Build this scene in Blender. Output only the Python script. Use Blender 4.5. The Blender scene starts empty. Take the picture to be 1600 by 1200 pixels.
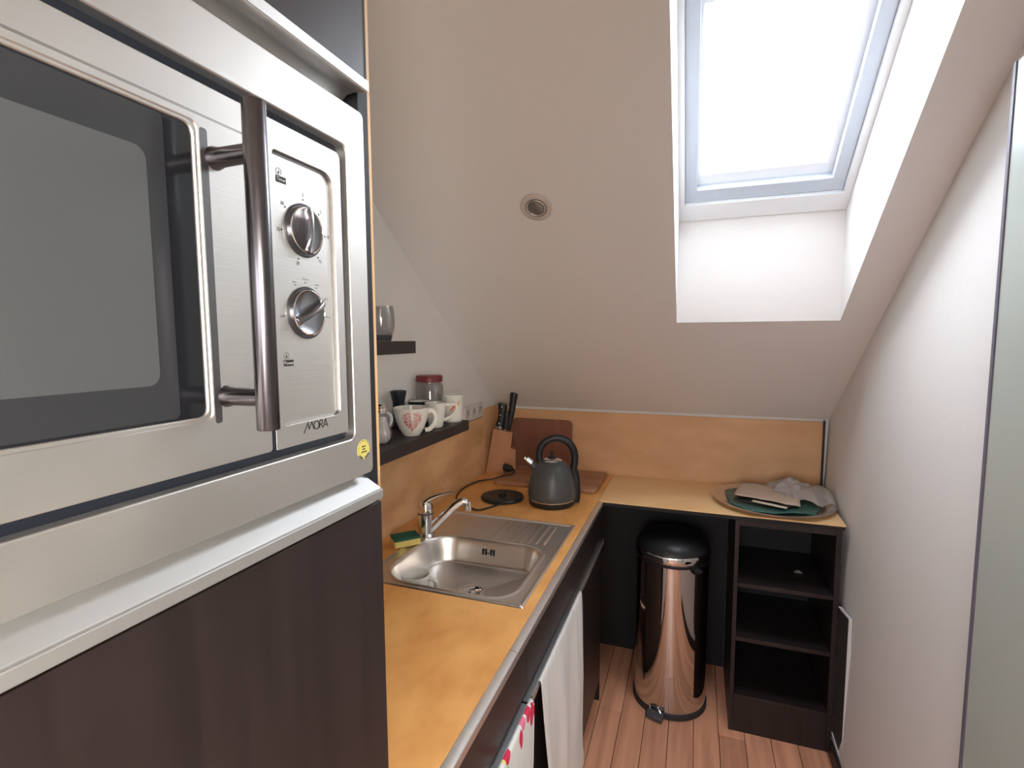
import bpy, math, random
from mathutils import Vector, Matrix
random.seed(7)
S = bpy.context.scene
COL = S.collection
PI = math.pi
F, YAW, PITCH, ROLL, H = 799.6, .34364, .08925, -.00465, 1.5624
ZC = .8834            # top of the worktop

# ------------------------------------------------------------------ camera
cy, sy, cp, sp = math.cos(YAW), math.sin(YAW), math.cos(PITCH), math.sin(PITCH)
fw = Vector((-sy * cp, cy * cp, -sp)); rt = Vector((cy, sy, 0)); up = rt.cross(fw)
r2 = rt * math.cos(ROLL) + up * math.sin(ROLL); u2 = -rt * math.sin(ROLL) + up * math.cos(ROLL)
cam = bpy.data.objects.new('camera', bpy.data.cameras.new('camera'))
COL.objects.link(cam)
m = Matrix((r2, u2, -fw)).transposed().to_4x4(); m.translation = (0, 0, H)
cam.matrix_world = m
cam.data.sensor_width = 36; cam.data.lens = F / 1600 * 36; cam.data.clip_start = .01
S.camera = cam

# ------------------------------------------------------------------ light
S.view_settings.view_transform = 'Standard'
S.view_settings.look = 'None'
S.view_settings.exposure = 0.08
S.view_settings.gamma = 1.0
S.view_settings.use_curve_mapping = False
w = bpy.data.worlds.new('sky'); S.world = w; w.use_nodes = True
bg = w.node_tree.nodes['Background']
bg.inputs[0].default_value = (.90, .95, 1.0, 1); bg.inputs[1].default_value = 29.0

def area(name, loc, direction, sx, sy_, energy, color, portal=False, spread=180):
    l = bpy.data.lights.new(name, 'AREA'); l.shape = 'RECTANGLE'; l.size = sx; l.size_y = sy_
    l.energy = energy; l.color = color
    l.spread = math.radians(spread)
    if portal: l.cycles.is_portal = True
    o = bpy.data.objects.new(name, l); COL.objects.link(o); o.location = loc
    o.rotation_euler = Vector(direction).to_track_quat('-Z', 'Y').to_euler()
    return o
TH = math.atan(.745)
CT, ST = math.cos(TH), math.sin(TH)
area('skylight_portal', (.19, 1.67 + .17 * ST, 1.565 + .745 * (2.535 - 1.67) + .02 + .17 * CT), (0, -ST, -CT), .6, .9, 1, (1, 1, 1), True)
area('room_fill_light', (.525, -.75, 1.22), (-1, .30, -.22), .9, 1.2, 60, (1.0, .925, .83), spread=125)  # added fill lamp, out of view on the right
area('rear_fill_light', (-.15, -1.74, 1.25), (.05, 1, -.30), .9, 1.3, 8, (.94, .95, 1.0), spread=80)  # added fill lamp in front of the solid back wall

# ------------------------------------------------------------------ mesh helpers
class M:
    def __init__(s): s.v = []; s.f = []
    def add(s, vs, fs):
        b = len(s.v); s.v += [tuple(v) for v in vs]; s.f += [tuple(i + b for i in f) for f in fs]; return s
    def box(s, x0, x1, y0, y1, z0, z1):
        return s.add([(x, y, z) for x in (x0, x1) for y in (y0, y1) for z in (z0, z1)],
                     [(0, 1, 3, 2), (4, 6, 7, 5), (0, 4, 5, 1), (2, 3, 7, 6), (0, 2, 6, 4), (1, 5, 7, 3)])
    def loops(s, ls, cap0=True, cap1=True, close=False):
        n = len(ls[0]); vs = [p for l in ls for p in l]; fs = []
        k = len(ls)
        for a in range(k if close else k - 1):
            b = (a + 1) % k
            for i in range(n):
                j = (i + 1) % n
                fs.append((a * n + i, a * n + j, b * n + j, b * n + i))
        if not close:
            if cap0: fs.append(tuple(range(n))[::-1])
            if cap1: fs.append(tuple((k - 1) * n + i for i in range(n)))
        return s.add(vs, fs)
    def lathe(s, prof, c=(0, 0, 0), seg=40, axis='z', cap0=True, cap1=True):
        ls = []
        for r, h in prof:
            l = []
            for i in range(seg):
                a = 2 * PI * i / seg; x, y = r * math.cos(a), r * math.sin(a)
                if axis == 'z': p = (c[0] + x, c[1] + y, c[2] + h)
                elif axis == 'x': p = (c[0] + h, c[1] + x, c[2] + y)
                else: p = (c[0] + y, c[1] + h, c[2] + x)
                l.append(p)
            ls.append(l)
        return s.loops(ls, cap0, cap1)
    def tube(s, pts, r, seg=12, flat=1.0):
        pts = [Vector(p) for p in pts]; ls = []; n = None
        for i, p in enumerate(pts):
            t = (pts[min(i + 1, len(pts) - 1)] - pts[max(i - 1, 0)]).normalized()
            if n is None:
                n = t.cross(Vector((0, 0, 1)))
                if n.length < .1: n = t.cross(Vector((0, 1, 0)))
            n = (n - t * n.dot(t)).normalized(); b = t.cross(n)
            rr = r[i] if isinstance(r, (list, tuple)) else r
            ls.append([p + n * rr * math.cos(2 * PI * k / seg) + b * rr * flat * math.sin(2 * PI * k / seg) for k in range(seg)])
        return s.loops(ls)
    def prism(s, poly, axis, a0, a1):
        # poly in the two other axes, in order
        def P(u, v, a): return {'x': (a, u, v), 'y': (u, a, v), 'z': (u, v, a)}[axis]
        return s.loops([[P(u, v, a0) for u, v in poly], [P(u, v, a1) for u, v in poly]])
    def ring(s, outer, inner, axis, a0, a1):
        def P(q, a):
            u, v = q; return {'x': (a, u, v), 'y': (u, a, v), 'z': (u, v, a)}[axis]
        return s.loops([[P(q, a1) for q in outer], [P(q, a1) for q in inner], [P(q, a0) for q in inner], [P(q, a0) for q in outer]], close=True)

def rr(u0, u1, v0, v1, r, n=5):
    out = []
    if not isinstance(r, (list, tuple)): r = [r] * 4
    for (cx, cz, a0, q) in ((u1 - r[0], v1 - r[0], 0, r[0]), (u0 + r[1], v1 - r[1], 90, r[1]), (u0 + r[2], v0 + r[2], 180, r[2]), (u1 - r[3], v0 + r[3], 270, r[3])):
        for i in range(n + 1):
            a = math.radians(a0 + 90 * i / n); out.append((cx + q * math.cos(a), cz + q * math.sin(a)))
    return out

def smooth_path(pts, n=8):
    P = [Vector(p) for p in pts]; P = [P[0] * 2 - P[1]] + P + [P[-1] * 2 - P[-2]]; out = []
    for i in range(1, len(P) - 2):
        for k in range(n):
            t = k / n
            out.append(.5 * ((2 * P[i]) + (P[i + 1] - P[i - 1]) * t + (2 * P[i - 1] - 5 * P[i] + 4 * P[i + 1] - P[i + 2]) * t * t + (3 * P[i] - P[i - 1] - 3 * P[i + 1] + P[i + 2]) * t ** 3))
    out.append(P[-2]); return out

ORG = {}
def part(name, mb, mat, parent=None, bevel=0, smooth=True, angle=35, solid=0, seg=2, label=None, kind=None):
    me = bpy.data.meshes.new(name)
    o_ = ORG.get(parent.name) if parent else None
    vs = [(v[0] - o_[0], v[1] - o_[1], v[2] - o_[2]) for v in mb.v] if o_ is not None else mb.v
    me.from_pydata([tuple(v) for v in vs], [], mb.f); me.update()
    import bmesh
    b = bmesh.new(); b.from_mesh(me); bmesh.ops.recalc_face_normals(b, faces=b.faces); b.to_mesh(me); b.free()
    me.materials.append(mat)
    if smooth:
        me.polygons.foreach_set('use_smooth', [True] * len(me.polygons)); me.set_sharp_from_angle(angle=math.radians(angle))
    o = bpy.data.objects.new(name, me); COL.objects.link(o)
    if parent: o.parent = parent
    if o_ is not None: ORG[o.name] = o_
    if solid:
        q = o.modifiers.new('solid', 'SOLIDIFY'); q.thickness = solid; q.offset = 0
    if bevel:
        q = o.modifiers.new('bevel', 'BEVEL'); q.width = bevel; q.segments = seg; q.limit_method = 'ANGLE'; q.angle_limit = math.radians(40)
        q.harden_normals = False
    if label: o['label'] = label
    if kind: o['kind'] = kind
    return o
def thing(name, label, cat, loc, rotz=0, group=None, local=False):
    o = bpy.data.objects.new(name, None); COL.objects.link(o); o.empty_display_size = .02
    o.location = loc; o.rotation_euler = (0, 0, rotz); o['label'] = label; o['category'] = cat
    if group: o['group'] = group
    ORG[o.name] = None if local else tuple(loc)
    return o
def tag(o, label, cat, group=None):
    o['label'] = label; o['category'] = cat
    if group: o['group'] = group
    return o
def struct(name, mb, mat, **k):
    o = part(name, mb, mat, **k); o['kind'] = 'structure'; return o
def text_mb(txt, size, place, thick=.0002, align='CENTER'):
    """flat lettering as a mesh; place(u, v) -> (x, y, z), w is the outward offset"""
    c = bpy.data.curves.new('t', 'FONT'); c.body = txt; c.size = size; c.align_x = align; c.align_y = 'CENTER'; c.resolution_u = 3
    o = bpy.data.objects.new('t', c); COL.objects.link(o)
    dg = bpy.context.evaluated_depsgraph_get(); me = o.evaluated_get(dg).to_mesh()
    mb = M().add([place(v.co.x, v.co.y) for v in me.vertices], [tuple(p.vertices) for p in me.polygons])
    o.evaluated_get(dg).to_mesh_clear(); bpy.data.objects.remove(o); bpy.data.curves.remove(c)
    return mb

# ------------------------------------------------------------------ materials
def mat(name, base, rough=.5, metal=0, spec=.5, bump=0, bscale=200, bstretch=(1, 1, 1), var=0, vscale=3, vstretch=(1, 1, 1), col2=None, trans=0, ior=1.45, coat=0, sheen=0, alpha=1, rnd=0, rvar=0, detail=4, aniso=0):
    mt = bpy.data.materials.new(name); mt.use_nodes = True
    nt = mt.node_tree; N = nt.nodes; L = nt.links; p = N['Principled BSDF']
    p.inputs['Base Color'].default_value = (*base, 1); p.inputs['Roughness'].default_value = rough
    p.inputs['Metallic'].default_value = metal; p.inputs['Specular IOR Level'].default_value = spec
    p.inputs['Transmission Weight'].default_value = trans; p.inputs['IOR'].default_value = ior
    p.inputs['Coat Weight'].default_value = coat; p.inputs['Sheen Weight'].default_value = sheen
    p.inputs['Alpha'].default_value = alpha; p.inputs['Anisotropic'].default_value = aniso
    tc = N.new('ShaderNodeTexCoord')
    def noise(scale, stretch, det=detail):
        mp = N.new('ShaderNodeMapping'); mp.inputs['Scale'].default_value = stretch
        L.new(tc.outputs['Object'], mp.inputs[0])
        n = N.new('ShaderNodeTexNoise'); n.inputs['Scale'].default_value = scale; n.inputs['Detail'].default_value = det
        L.new(mp.outputs[0], n.inputs['Vector']); return n.outputs['Fac']
    if var or rnd:
        c2 = col2 or tuple(c * .55 for c in base)
        cr = N.new('ShaderNodeValToRGB'); cr.color_ramp.elements[0].color = (*c2, 1); cr.color_ramp.elements[1].color = (*base, 1)
        cr.color_ramp.elements[0].position = .5 - .5 * (1 - var) - .0; cr.color_ramp.elements[1].position = .62
        cr.color_ramp.elements[0].position = .62 - .5 * max(.05, 1 - var)
        L.new(noise(vscale, vstretch), cr.inputs[0]); out = cr.outputs[0]
        if rnd:
            oi = N.new('ShaderNodeObjectInfo'); hs = N.new('ShaderNodeHueSaturation')
            mr = N.new('ShaderNodeMapRange'); mr.inputs[3].default_value = 1 - rnd; mr.inputs[4].default_value = 1 + rnd
            L.new(oi.outputs['Random'], mr.inputs[0]); L.new(mr.outputs[0], hs.inputs['Value']); L.new(out, hs.inputs['Color']); out = hs.outputs[0]
        L.new(out, p.inputs['Base Color'])
    if rvar:
        mr = N.new('ShaderNodeMapRange'); mr.inputs[1].default_value = .3; mr.inputs[2].default_value = .7
        mr.inputs[3].default_value = rough - rvar; mr.inputs[4].default_value = rough + rvar
        L.new(noise(vscale * 1.7, vstretch), mr.inputs[0]); L.new(mr.outputs[0], p.inputs['Roughness'])
    if bump:
        bm = N.new('ShaderNodeBump'); bm.inputs['Strength'].default_value = bump; bm.inputs['Distance'].default_value = .002
        L.new(noise(bscale, bstretch), bm.inputs['Height']); L.new(bm.outputs[0], p.inputs['Normal'])
    return mt
PLASTER = mat('plaster', (.81, .79, .765), .9, bump=.25, bscale=55, spec=.2)
REVEAL = PLASTER
BIRCH = mat('birch_edge', (.72, .47, .24), .5, var=.4, vscale=30, vstretch=(1, 1, .1), col2=(.6, .37, .18))
WOOD = mat('oiled_worktop', (.86, .45, .145), .40, var=.45, vscale=9, vstretch=(1.2, .8, 1), col2=(.70, .32, .09), detail=8, bump=.05, bscale=90, rvar=.1)
WOOD2 = mat('lit_worktop', (.95, .66, .34), .40, var=.5, vscale=5, vstretch=(.5, 1.4, 1), col2=(.90, .57, .27), detail=8, bump=.05, bscale=90)  # lighter base colour paints the daylight on the far worktop
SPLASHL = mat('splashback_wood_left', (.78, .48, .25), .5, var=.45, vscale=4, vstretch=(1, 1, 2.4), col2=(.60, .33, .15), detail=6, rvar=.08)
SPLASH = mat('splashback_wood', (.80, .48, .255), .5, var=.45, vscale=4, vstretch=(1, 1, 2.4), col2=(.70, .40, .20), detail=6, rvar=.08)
DARK = mat('dark_laminate', (.028, .019, .019), .42, var=.5, vscale=60, vstretch=(1, 1, .05), col2=(.02, .014, .014), bump=.04, bscale=400, bstretch=(1, 1, .1))
DARKGLOSS = mat('dark_door', (.024, .016, .0155), .36, var=.5, vscale=50, vstretch=(1, 1, .06), col2=(.018, .012, .0115))
SHELFDARK = mat('shelf_dark', (.032, .025, .027), .5)
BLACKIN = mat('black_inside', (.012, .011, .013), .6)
STEEL = mat('brushed_steel', (.72, .70, .67), .44, metal=1, bump=.06, bscale=700, bstretch=(1, .02, 1), rvar=.05, vscale=5)
SINKST = mat('sink_steel', (.76, .73, .70), .34, metal=1, bump=.04, bscale=500, bstretch=(.05, 1, 1))
HANDLEST = mat('handle_steel', (.15, .14, .155), .26, metal=1)
ALU = mat('aluminium', (.88, .88, .87), .38, metal=1)
ALU2 = mat('aluminium_satin', (.52, .52, .51), .6, metal=1)
CHROME = mat('chrome', (.82, .82, .83), .06, metal=1)
KNOBM = mat('knob_metal', (.30, .30, .32), .25, metal=1)
BGLASS = mat('black_glass', (.012, .013, .016), .12, spec=.6)
MESHGL = mat('oven_mesh', (.075, .08, .085), .30, bump=.1, bscale=900, spec=.5)
BLACK = mat('black_plastic', (.014, .014, .016), .4)
GAP = mat('navy_gap', (.012, .016, .025), .45)
INK = mat('black_ink', (.02, .02, .02), .6)
GREYINK = mat('grey_ink', (.22, .21, .2), .6)
WHITEINK = mat('white_ink', (.75, .75, .73), .6)
CERAM = mat('white_ceramic', (.74, .72, .66), .18, spec=.6)
CERAM2 = mat('pale_ceramic', (.62, .66, .68), .2, spec=.6)
REDINK = mat('red_glaze', (.50, .02, .05), .3)
ORANGE = mat('orange_glaze', (.80, .18, .04), .3)
BURG = mat('burgundy_lid', (.17, .022, .03), .4)
WHITEP = mat('white_plastic', (.68, .65, .62), .35)
WFRAME = mat('window_frame_white', (.55, .61, .69), .3)
WLINE = mat('window_lining_white', (.84, .86, .88), .5)
RUBBER = mat('rubber', (.03, .03, .035), .6)
KETTLE = mat('kettle_grey', (.075, .078, .08), .38, spec=.5)
BLOCKW = mat('knife_block_wood', (.52, .25, .125), .55, var=.4, vscale=20, vstretch=(1, 1, .2), col2=(.42, .19, .09))
BOARDP = mat('pale_board_wood', (.46, .24, .13), .55, var=.5, vscale=12, vstretch=(.2, 1, 1), col2=(.36, .17, .09))
BOARDR = mat('red_board_wood', (.30, .125, .075), .5, var=.5, vscale=12, vstretch=(1, 1, .3), col2=(.24, .09, .055))
PLANK = mat('floor_plank_wood', (.86, .42, .25), .42, var=.45, vscale=14, vstretch=(2.2, .15, 1), col2=(.66, .30, .18), rnd=.16, bump=.05, bscale=120, bstretch=(1, .1, 1))
PAPER = mat('kraft_paper', (.60, .47, .36), .8)
GREENC = mat('dark_green_card', (.045, .14, .12), .35)
SPY = mat('sponge_yellow', (.66, .52, .16), .9, bump=.6, bscale=350)
SPG = mat('sponge_green', (.02, .10, .06), .95, bump=.6, bscale=500)
STICK = mat('sticker_yellow', (.62, .55, .15), .5)
TOWEL = mat('grey_towel_cloth', (.72, .70, .67), .95, var=.4, vscale=6, vstretch=(1, 3, .5), col2=(.60, .575, .55), bump=.3, bscale=600, sheen=.2)
FROST = mat('frosted_glass', (.62, .68, .63), .28, trans=.2, ior=1.3, spec=.5)
TEXTB = mat('blue_hem', (.10, .16, .24), .9)
def glass(name, tint, rough=0.02, mixf=.12):
    mt = bpy.data.materials.new(name); mt.use_nodes = True; N = mt.node_tree.nodes; L = mt.node_tree.links
    N.remove(N['Principled BSDF']); o = N['Material Output']
    t = N.new('ShaderNodeBsdfTransparent'); t.inputs[0].default_value = (*tint, 1)
    g = N.new('ShaderNodeBsdfGlossy'); g.inputs['Roughness'].default_value = rough
    fr = N.new('ShaderNodeLayerWeight'); fr.inputs[0].default_value = .35
    mx = N.new('ShaderNodeMath'); mx.operation = 'MULTIPLY_ADD'; mx.inputs[1].default_value = .6; mx.inputs[2].default_value = mixf * .3
    L.new(fr.outputs['Facing'], mx.inputs[0])
    s = N.new('ShaderNodeMixShader'); L.new(mx.outputs[0], s.inputs[0]); L.new(t.outputs[0], s.inputs[1]); L.new(g.outputs[0], s.inputs[2]); L.new(s.outputs[0], o.inputs[0])
    return mt
PANE = glass('window_pane_glass', (.97, .98, 1), mixf=.1)
CLEAR = glass('clear_glass', (.86, .86, .87), mixf=.2)
PLASTICBAG = glass('thin_plastic', (.80, .76, .72), rough=.3, mixf=1.6)
def fruit_mat():
    mt = mat('fruit_print_cloth', (.75, .75, .72), .9); N = mt.node_tree.nodes; L = mt.node_tree.links; p = N['Principled BSDF']
    tc = N.new('ShaderNodeTexCoord'); mp = N.new('ShaderNodeMapping'); mp.inputs['Scale'].default_value = (0, 1.3, .75); L.new(tc.outputs['Object'], mp.inputs[0])
    v = N.new('ShaderNodeTexVoronoi'); v.inputs['Scale'].default_value = 21; L.new(mp.outputs[0], v.inputs['Vector'])
    sepc = N.new('ShaderNodeSeparateColor'); L.new(v.outputs['Color'], sepc.inputs[0])
    cr = N.new('ShaderNodeValToRGB'); cr.color_ramp.interpolation = 'CONSTANT'
    E = cr.color_ramp.elements; E[0].color = (.65, .03, .09, 1); E[1].position = .3; E[1].color = (.78, .68, .22, 1)
    for q, c in ((.5, (.35, .62, .38, 1)), (.68, (.8, .2, .3, 1)), (.82, (.74, .74, .72, 1))):
        e = E.new(q); e.color = c
    L.new(sepc.outputs[0], cr.inputs[0])
    lt = N.new('ShaderNodeMath'); lt.operation = 'LESS_THAN'; lt.inputs[1].default_value = .42; L.new(v.outputs['Distance'], lt.inputs[0])
    mx = N.new('ShaderNodeMix'); mx.data_type = 'RGBA'; mx.inputs[6].default_value = (.75, .75, .72, 1)
    L.new(lt.outputs[0], mx.inputs[0]); L.new(cr.outputs[0], mx.inputs[7]); L.new(mx.outputs[2], p.inputs['Base Color'])
    return mt
FRUIT = fruit_mat()

# ------------------------------------------------------------------ room shell
YB, ZB, XL, SL = 2.535, 1.205, -1.0, .745
YR = -1.8                     # wall behind the viewer
ZT = 2.62
YK = YB - (ZT - ZB) / SL      # where the slope meets the flat ceiling
def XR(z): return .522 + .027 * z
def zc(y): return ZB + SL * (YB - y)
struct('floor', M().box(-1.06, .62, YR - .05, YB + .05, -.06, -.021), mat('subfloor', (.05, .03, .02), .9))
fl = bpy.data.objects['floor']
pw = .0945; pid = None
x = -.252 - 8 * pw; k = 0
while x < .545:
    y = YR + (.0, .55, .25, .8, .4)[k % 5] - 1.2
    while y < YB:
        a, b = max(y, YR), min(y + 1.2, YB)
        if b > a + .01: part('plank', M().box(max(x, -.999) + .0009, min(x + pw, .56) - .0009, a + .0008, b - .0008, -.02, random.uniform(-.0004, 0)), PLANK, fl, bevel=.0012, seg=1)
        y += 1.2
    x += pw; k += 1

struct('wall_left', M().prism([(YR, 0), (YB, 0), (YB, ZB), (YK, ZT), (YR, ZT)], 'x', XL - .05, XL), PLASTER)
wr = M(); pr = [(YR, -.02), (YB + .04, -.02), (YB + .04, ZB), (YK, ZT), (YR, ZT)]
wr.loops([[(XR(z), y, z) for y, z in pr], [(XR(z) + .06, y, z) for y, z in pr]]); struct('wall_right', wr, PLASTER)
struct('wall_far', M().box(XL - .05, .60, YB + .001, YB + .05, -.02, ZB + .05), PLASTER)
# solid wall behind, then the window frame added round the fill lamp
struct('wall_back', M().box(XL - .05, .62, YR - .06, YR, -.02, ZT), PLASTER)
w2 = struct('added_window_2', M().ring(rr(-1.25, -.25, .58, 1.86, .002, 1), rr(-1.19, -.31, .64, 1.80, .002, 1), 'x', .530, .565), WFRAME)  # unseen frame added to go with the right fill lamp
part('pane', M().box(.545, .549, -1.19, -.31, .64, 1.80), PANE, w2)

# sloping ceiling with the skylight shaft
HX0, HX1, HY0, HY1 = -.067, .452, .90, 1.983
WY0, WY1, OFF = 1.33, 1.976, .36
cl = M()
def C3(x, y, o=0): return (x, y, zc(y) + o)
xa, xb = XL - .05, .62
cl.add([C3(xa, YB + .05), C3(HX0, YB + .05), C3(HX1, YB + .05), C3(xb, YB + .05),
        C3(xa, HY1), C3(HX0, HY1), C3(HX1, HY1), C3(xb, HY1),
        C3(xa, HY0), C3(HX0, HY0), C3(HX1, HY0), C3(xb, HY0),
        C3(xa, YK), C3(HX0, YK), C3(HX1, YK), C3(xb, YK),
        (xa, YR - .05, ZT), (HX0, YR - .05, ZT), (HX1, YR - .05, ZT), (xb, YR - .05, ZT),
        (HX0, HY1, zc(HY1) + OFF + .01), (HX1, HY1, zc(HY1) + OFF + .01), (HX0, WY0 - .005, zc(WY0) + OFF + .01), (HX1, WY0 - .005, zc(WY0) + OFF + .01)],
       [(0, 1, 5, 4), (1, 2, 6, 5), (2, 3, 7, 6), (4, 5, 9, 8), (6, 7, 11, 10), (8, 9, 13, 12), (9, 10, 14, 13), (10, 11, 15, 14),
        (12, 13, 17, 16), (13, 14, 18, 17), (14, 15, 19, 18),
        (5, 6, 21, 20), (9, 10, 23, 22), (5, 20, 22, 9), (6, 10, 23, 21)])
struct('ceiling', cl, PLASTER, smooth=False)

# skylight: coordinates (x, y along the slope at OFF, depth outwards)
def WP(x, y, d): return (x, y + d * ST, zc(y) + OFF + d * CT)
def wring(ox0, ox1, oy0, oy1, ix0, ix1, iy0, iy1, d0, d1):
    mb = M(); O = [(ox0, oy0), (ox1, oy0), (ox1, oy1), (ox0, oy1)]; I = [(ix0, iy0), (ix1, iy0), (ix1, iy1), (ix0, iy1)]
    return mb.loops([[WP(*q, d0) for q in O], [WP(*q, d0) for q in I], [WP(*q, d1) for q in I], [WP(*q, d1) for q in O]], close=True)
w1 = struct('window_1', wring(-.0665, .4515, 1.335, 1.979, -.047, .430, 1.375, 1.925, -.004, .14), WLINE)
part('window_casing', wring(-.0465, .4295, 1.376, 1.924, -.008, .392, 1.41, 1.886, .010, .12), WFRAME, w1, bevel=.002, label='pale blue-white outer frame')
sash = part('sash', wring(-.018, .402, 1.40, 1.899, .000, .372, 1.448, 1.855, .040, .11), WLINE, w1, bevel=.003)
part('sash_gasket', wring(-.001, .373, 1.447, 1.856, .0015, .3705, 1.449, 1.8535, .078, .088), mat('gasket', (.3, .28, .4), .5), sash)
part('pane', M().loops([[WP(-.005, 1.44, .084), WP(.38, 1.44, .084), WP(.38, 1.86, .084), WP(-.005, 1.86, .084)], [WP(-.005, 1.44, .088), WP(.38, 1.44, .088), WP(.38, 1.86, .088), WP(-.005, 1.86, .088)]]), PANE, sash)
part('ventilation_bar', M().loops([[WP(x_, 1.405, .034), WP(x_, 1.44, .034), WP(x_, 1.437, .024), WP(x_, 1.41, .024)] for x_ in (.03, .34)]), WFRAME, sash, bevel=.002)

# splashbacks
sb = struct('trim_1', M().box(-.998, .540, YB - .012, YB, ZC - .01, ZB - .012), SPLASH, bevel=.001)
struct('trim_2', M().box(XL, XL + .012, 2.337, YB - .013, ZC - .01, 1.209), SPLASH, bevel=.001)
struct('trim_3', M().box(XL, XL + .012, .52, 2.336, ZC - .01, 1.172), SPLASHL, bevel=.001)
struct('trim_4', M().box(.530, .5365, YB - .030, YB - .0125, ZC, ZB - .004), DARK)

# ------------------------------------------------------------------ ceiling spot
sx_, sy_ = -.465, 1.525
nrm = Vector((0, -ST, -CT)); e1 = Vector((1, 0, 0)); e2 = nrm.cross(e1)
dl = thing('ceiling_spotlight', 'small round recessed spotlight, switched off, set in the sloping ceiling', 'light', (sx_, sy_, zc(sy_)))
def slope_lathe(prof, seg=40):
    c = Vector((sx_, sy_, zc(sy_))); ls = []
    for r, h in prof: ls.append([c + e1 * r * math.cos(2 * PI * i / seg) + e2 * r * math.sin(2 * PI * i / seg) + nrm * h for i in range(seg)])
    return M().loops(ls)
part('trim_ring', slope_lathe([(.050, 0), (.050, .002), (.046, .004), (.034, .0055), (.031, .004), (.031, 0)]), mat('painted_ring', (.62, .56, .51), .4), dl)
part('bezel', slope_lathe([(.031, .001), (.031, .006), (.0285, .0075), (.026, .006), (.0245, .002)]), ALU, dl)
part('gasket_ring', slope_lathe([(.033, .001), (.033, .0058), (.031, .0062), (.031, .001)]), RUBBER, dl)
part('bulb', slope_lathe([(.024, .002), (.023, .0055), (.018, .008), (.010, .0095), (.003, .010)]), mat('bulb_glass', (.30, .31, .30), .12, metal=.7, bump=.8, bscale=160), dl)

# ------------------------------------------------------------------ tall cabinet
XF = -.335                         # front plane of microwave frame and doors
CY0, CY1 = -.16, .4965
tcab = thing('tall_kitchen_cabinet', 'tall dark brown kitchen cabinet with birch edge housing the microwave', 'cabinet', (-.66, .17, 0))
part('side_panel', M().box(-.998, -.345, CY1, .5035, 0, 2.35), BIRCH, tcab, bevel=.0006, seg=1, label='birch coloured side panel edge')
part('side_shade', M().box(-.998, -.344, .4795, CY1, 0, 2.35), BLACKIN, tcab)  # black box stands in for the shaded inner face of the panel
part('side_panel', M().box(-.998, -.345, CY0 - .018, CY0, 0, 2.35), DARK, tcab)
part('back_panel', M().box(-.998, -.99, CY0, .479, .05, 2.35), DARK, tcab)
part('top_panel', M().box(-.998, -.345, CY0, .479, 2.33, 2.35), DARK, tcab)
part('shelf', M().box(-.985, -.36, CY0, .479, 1.385, 1.403), BLACKIN, tcab)
part('shelf', M().box(-.985, -.36, CY0, .479, 1.815, 1.833), BLACKIN, tcab)
part('plinth', M().box(-.998, -.39, CY0, .4965, 0, .09), DARK, tcab)
dlw = part('door', M().box(-.355, XF, CY0 + .002, .4893, .095, 1.378), DARKGLOSS, tcab, bevel=.001)
# aluminium grip of the lower door: inner lip rises under the microwave
yg0, yg1 = CY0 + .002, .4785
part('handle_profile', M().loops([[(a, yv, b) for a, b in [(-.362, 1.3795), (-.362, 1.4135), (-.3560, 1.4135), (-.3545, 1.4115), (-.3290, 1.3972), (-.3280, 1.3958), (-.326, 1.3955), (-.325, 1.3950), (-.325, 1.3855), (XF, 1.3855), (XF, 1.3795)]] for yv in (yg0, .4785)]), ALU2, dlw, bevel=.0004, seg=1, label='aluminium grip along the top edge')
duw = part('door', M().box(-.355, XF, CY0 + .002, .4795, 1.826, 2.33), DARKGLOSS, tcab, bevel=.001)
part('handle_profile', M().loops([[(a, yv, b) for a, b in [(-.325, 1.8255), (-.325, 1.8155), (-.328, 1.8150), (-.340, 1.8175), (-.350, 1.8165), (-.357, 1.811), (-.3595, 1.801), (-.363, 1.801), (-.363, 1.8255)]] for yv in (yg0, .4700)]), ALU, duw, bevel=.0003, seg=1, label='aluminium grip along the bottom edge')
part('handle_profile', M().box(-.3250, -.3235, yg0, .4700, 1.8160, 1.8255), ALU, duw)

# ------------------------------------------------------------------ microwave
FZ0, FZ1, FY0, FY1 = 1.4155, 1.7975, -.12, .4755
mw = thing('built_in_microwave', 'built-in stainless steel microwave with bar handle and two knobs, in the tall cabinet', 'microwave', (-.55, .178, 1.404))
part('housing', M().box(-.75, -.353, FY0 + .03, FY1 - .035, 1.4045, 1.790), BLACK, mw)
part('frame', M().ring(rr(FY0, FY1, FZ0, FZ1, .006), rr(-.092, .4455, 1.458, 1.7555, .008), 'x', -.352, XF), STEEL, mw, bevel=.0012, label='wide brushed steel surround')
part('recess', M().ring(rr(-.095, .448, 1.455, 1.7585, .008), rr(-.083, .4345, 1.4665, 1.7445, .004), 'x', -.352, -.346), GAP, mw, label='dark gap around the door')
# door: steel sheet with window opening, raised rim
DY0, DY1, DZ0, DZ1 = -.081, .3345, 1.4675, 1.744
door = part('door', M().ring(rr(DY0, DY1, DZ0, DZ1, .003), rr(-.036, .279, 1.5035, 1.7155, .006), 'x', -.352, XF), STEEL, mw, bevel=.0012)
part('window_rim', M().ring(rr(-.040, .2825, 1.5000, 1.7190, .008), rr(-.033, .2762, 1.5062, 1.7130, .007), 'x', -.345, XF - .0012), STEEL, door, bevel=.0012)
part('dark_border', M().box(-.352, XF - .003, -.034, .2768, 1.5055, 1.7135), BGLASS, door)
part('window_pane', M().prism(rr(-.033, .2555, 1.508, 1.7115, .004), 'x', XF - .0029, XF - .0023), mat('pane_grey', (.030, .032, .036), .16, spec=.6), door, label='dark glass pane')
part('mesh_screen', M().prism(rr(-.02, .2425, 1.532, 1.686, .008), 'x', XF - .0022, XF - .0018), MESHGL, door, label='grey perforated screen behind the glass')
GROOVE_SHADE = mat('groove_shade_steel', (.20, .195, .20), .4, metal=1)  # darker metal paints the shade inside the grooves
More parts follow.
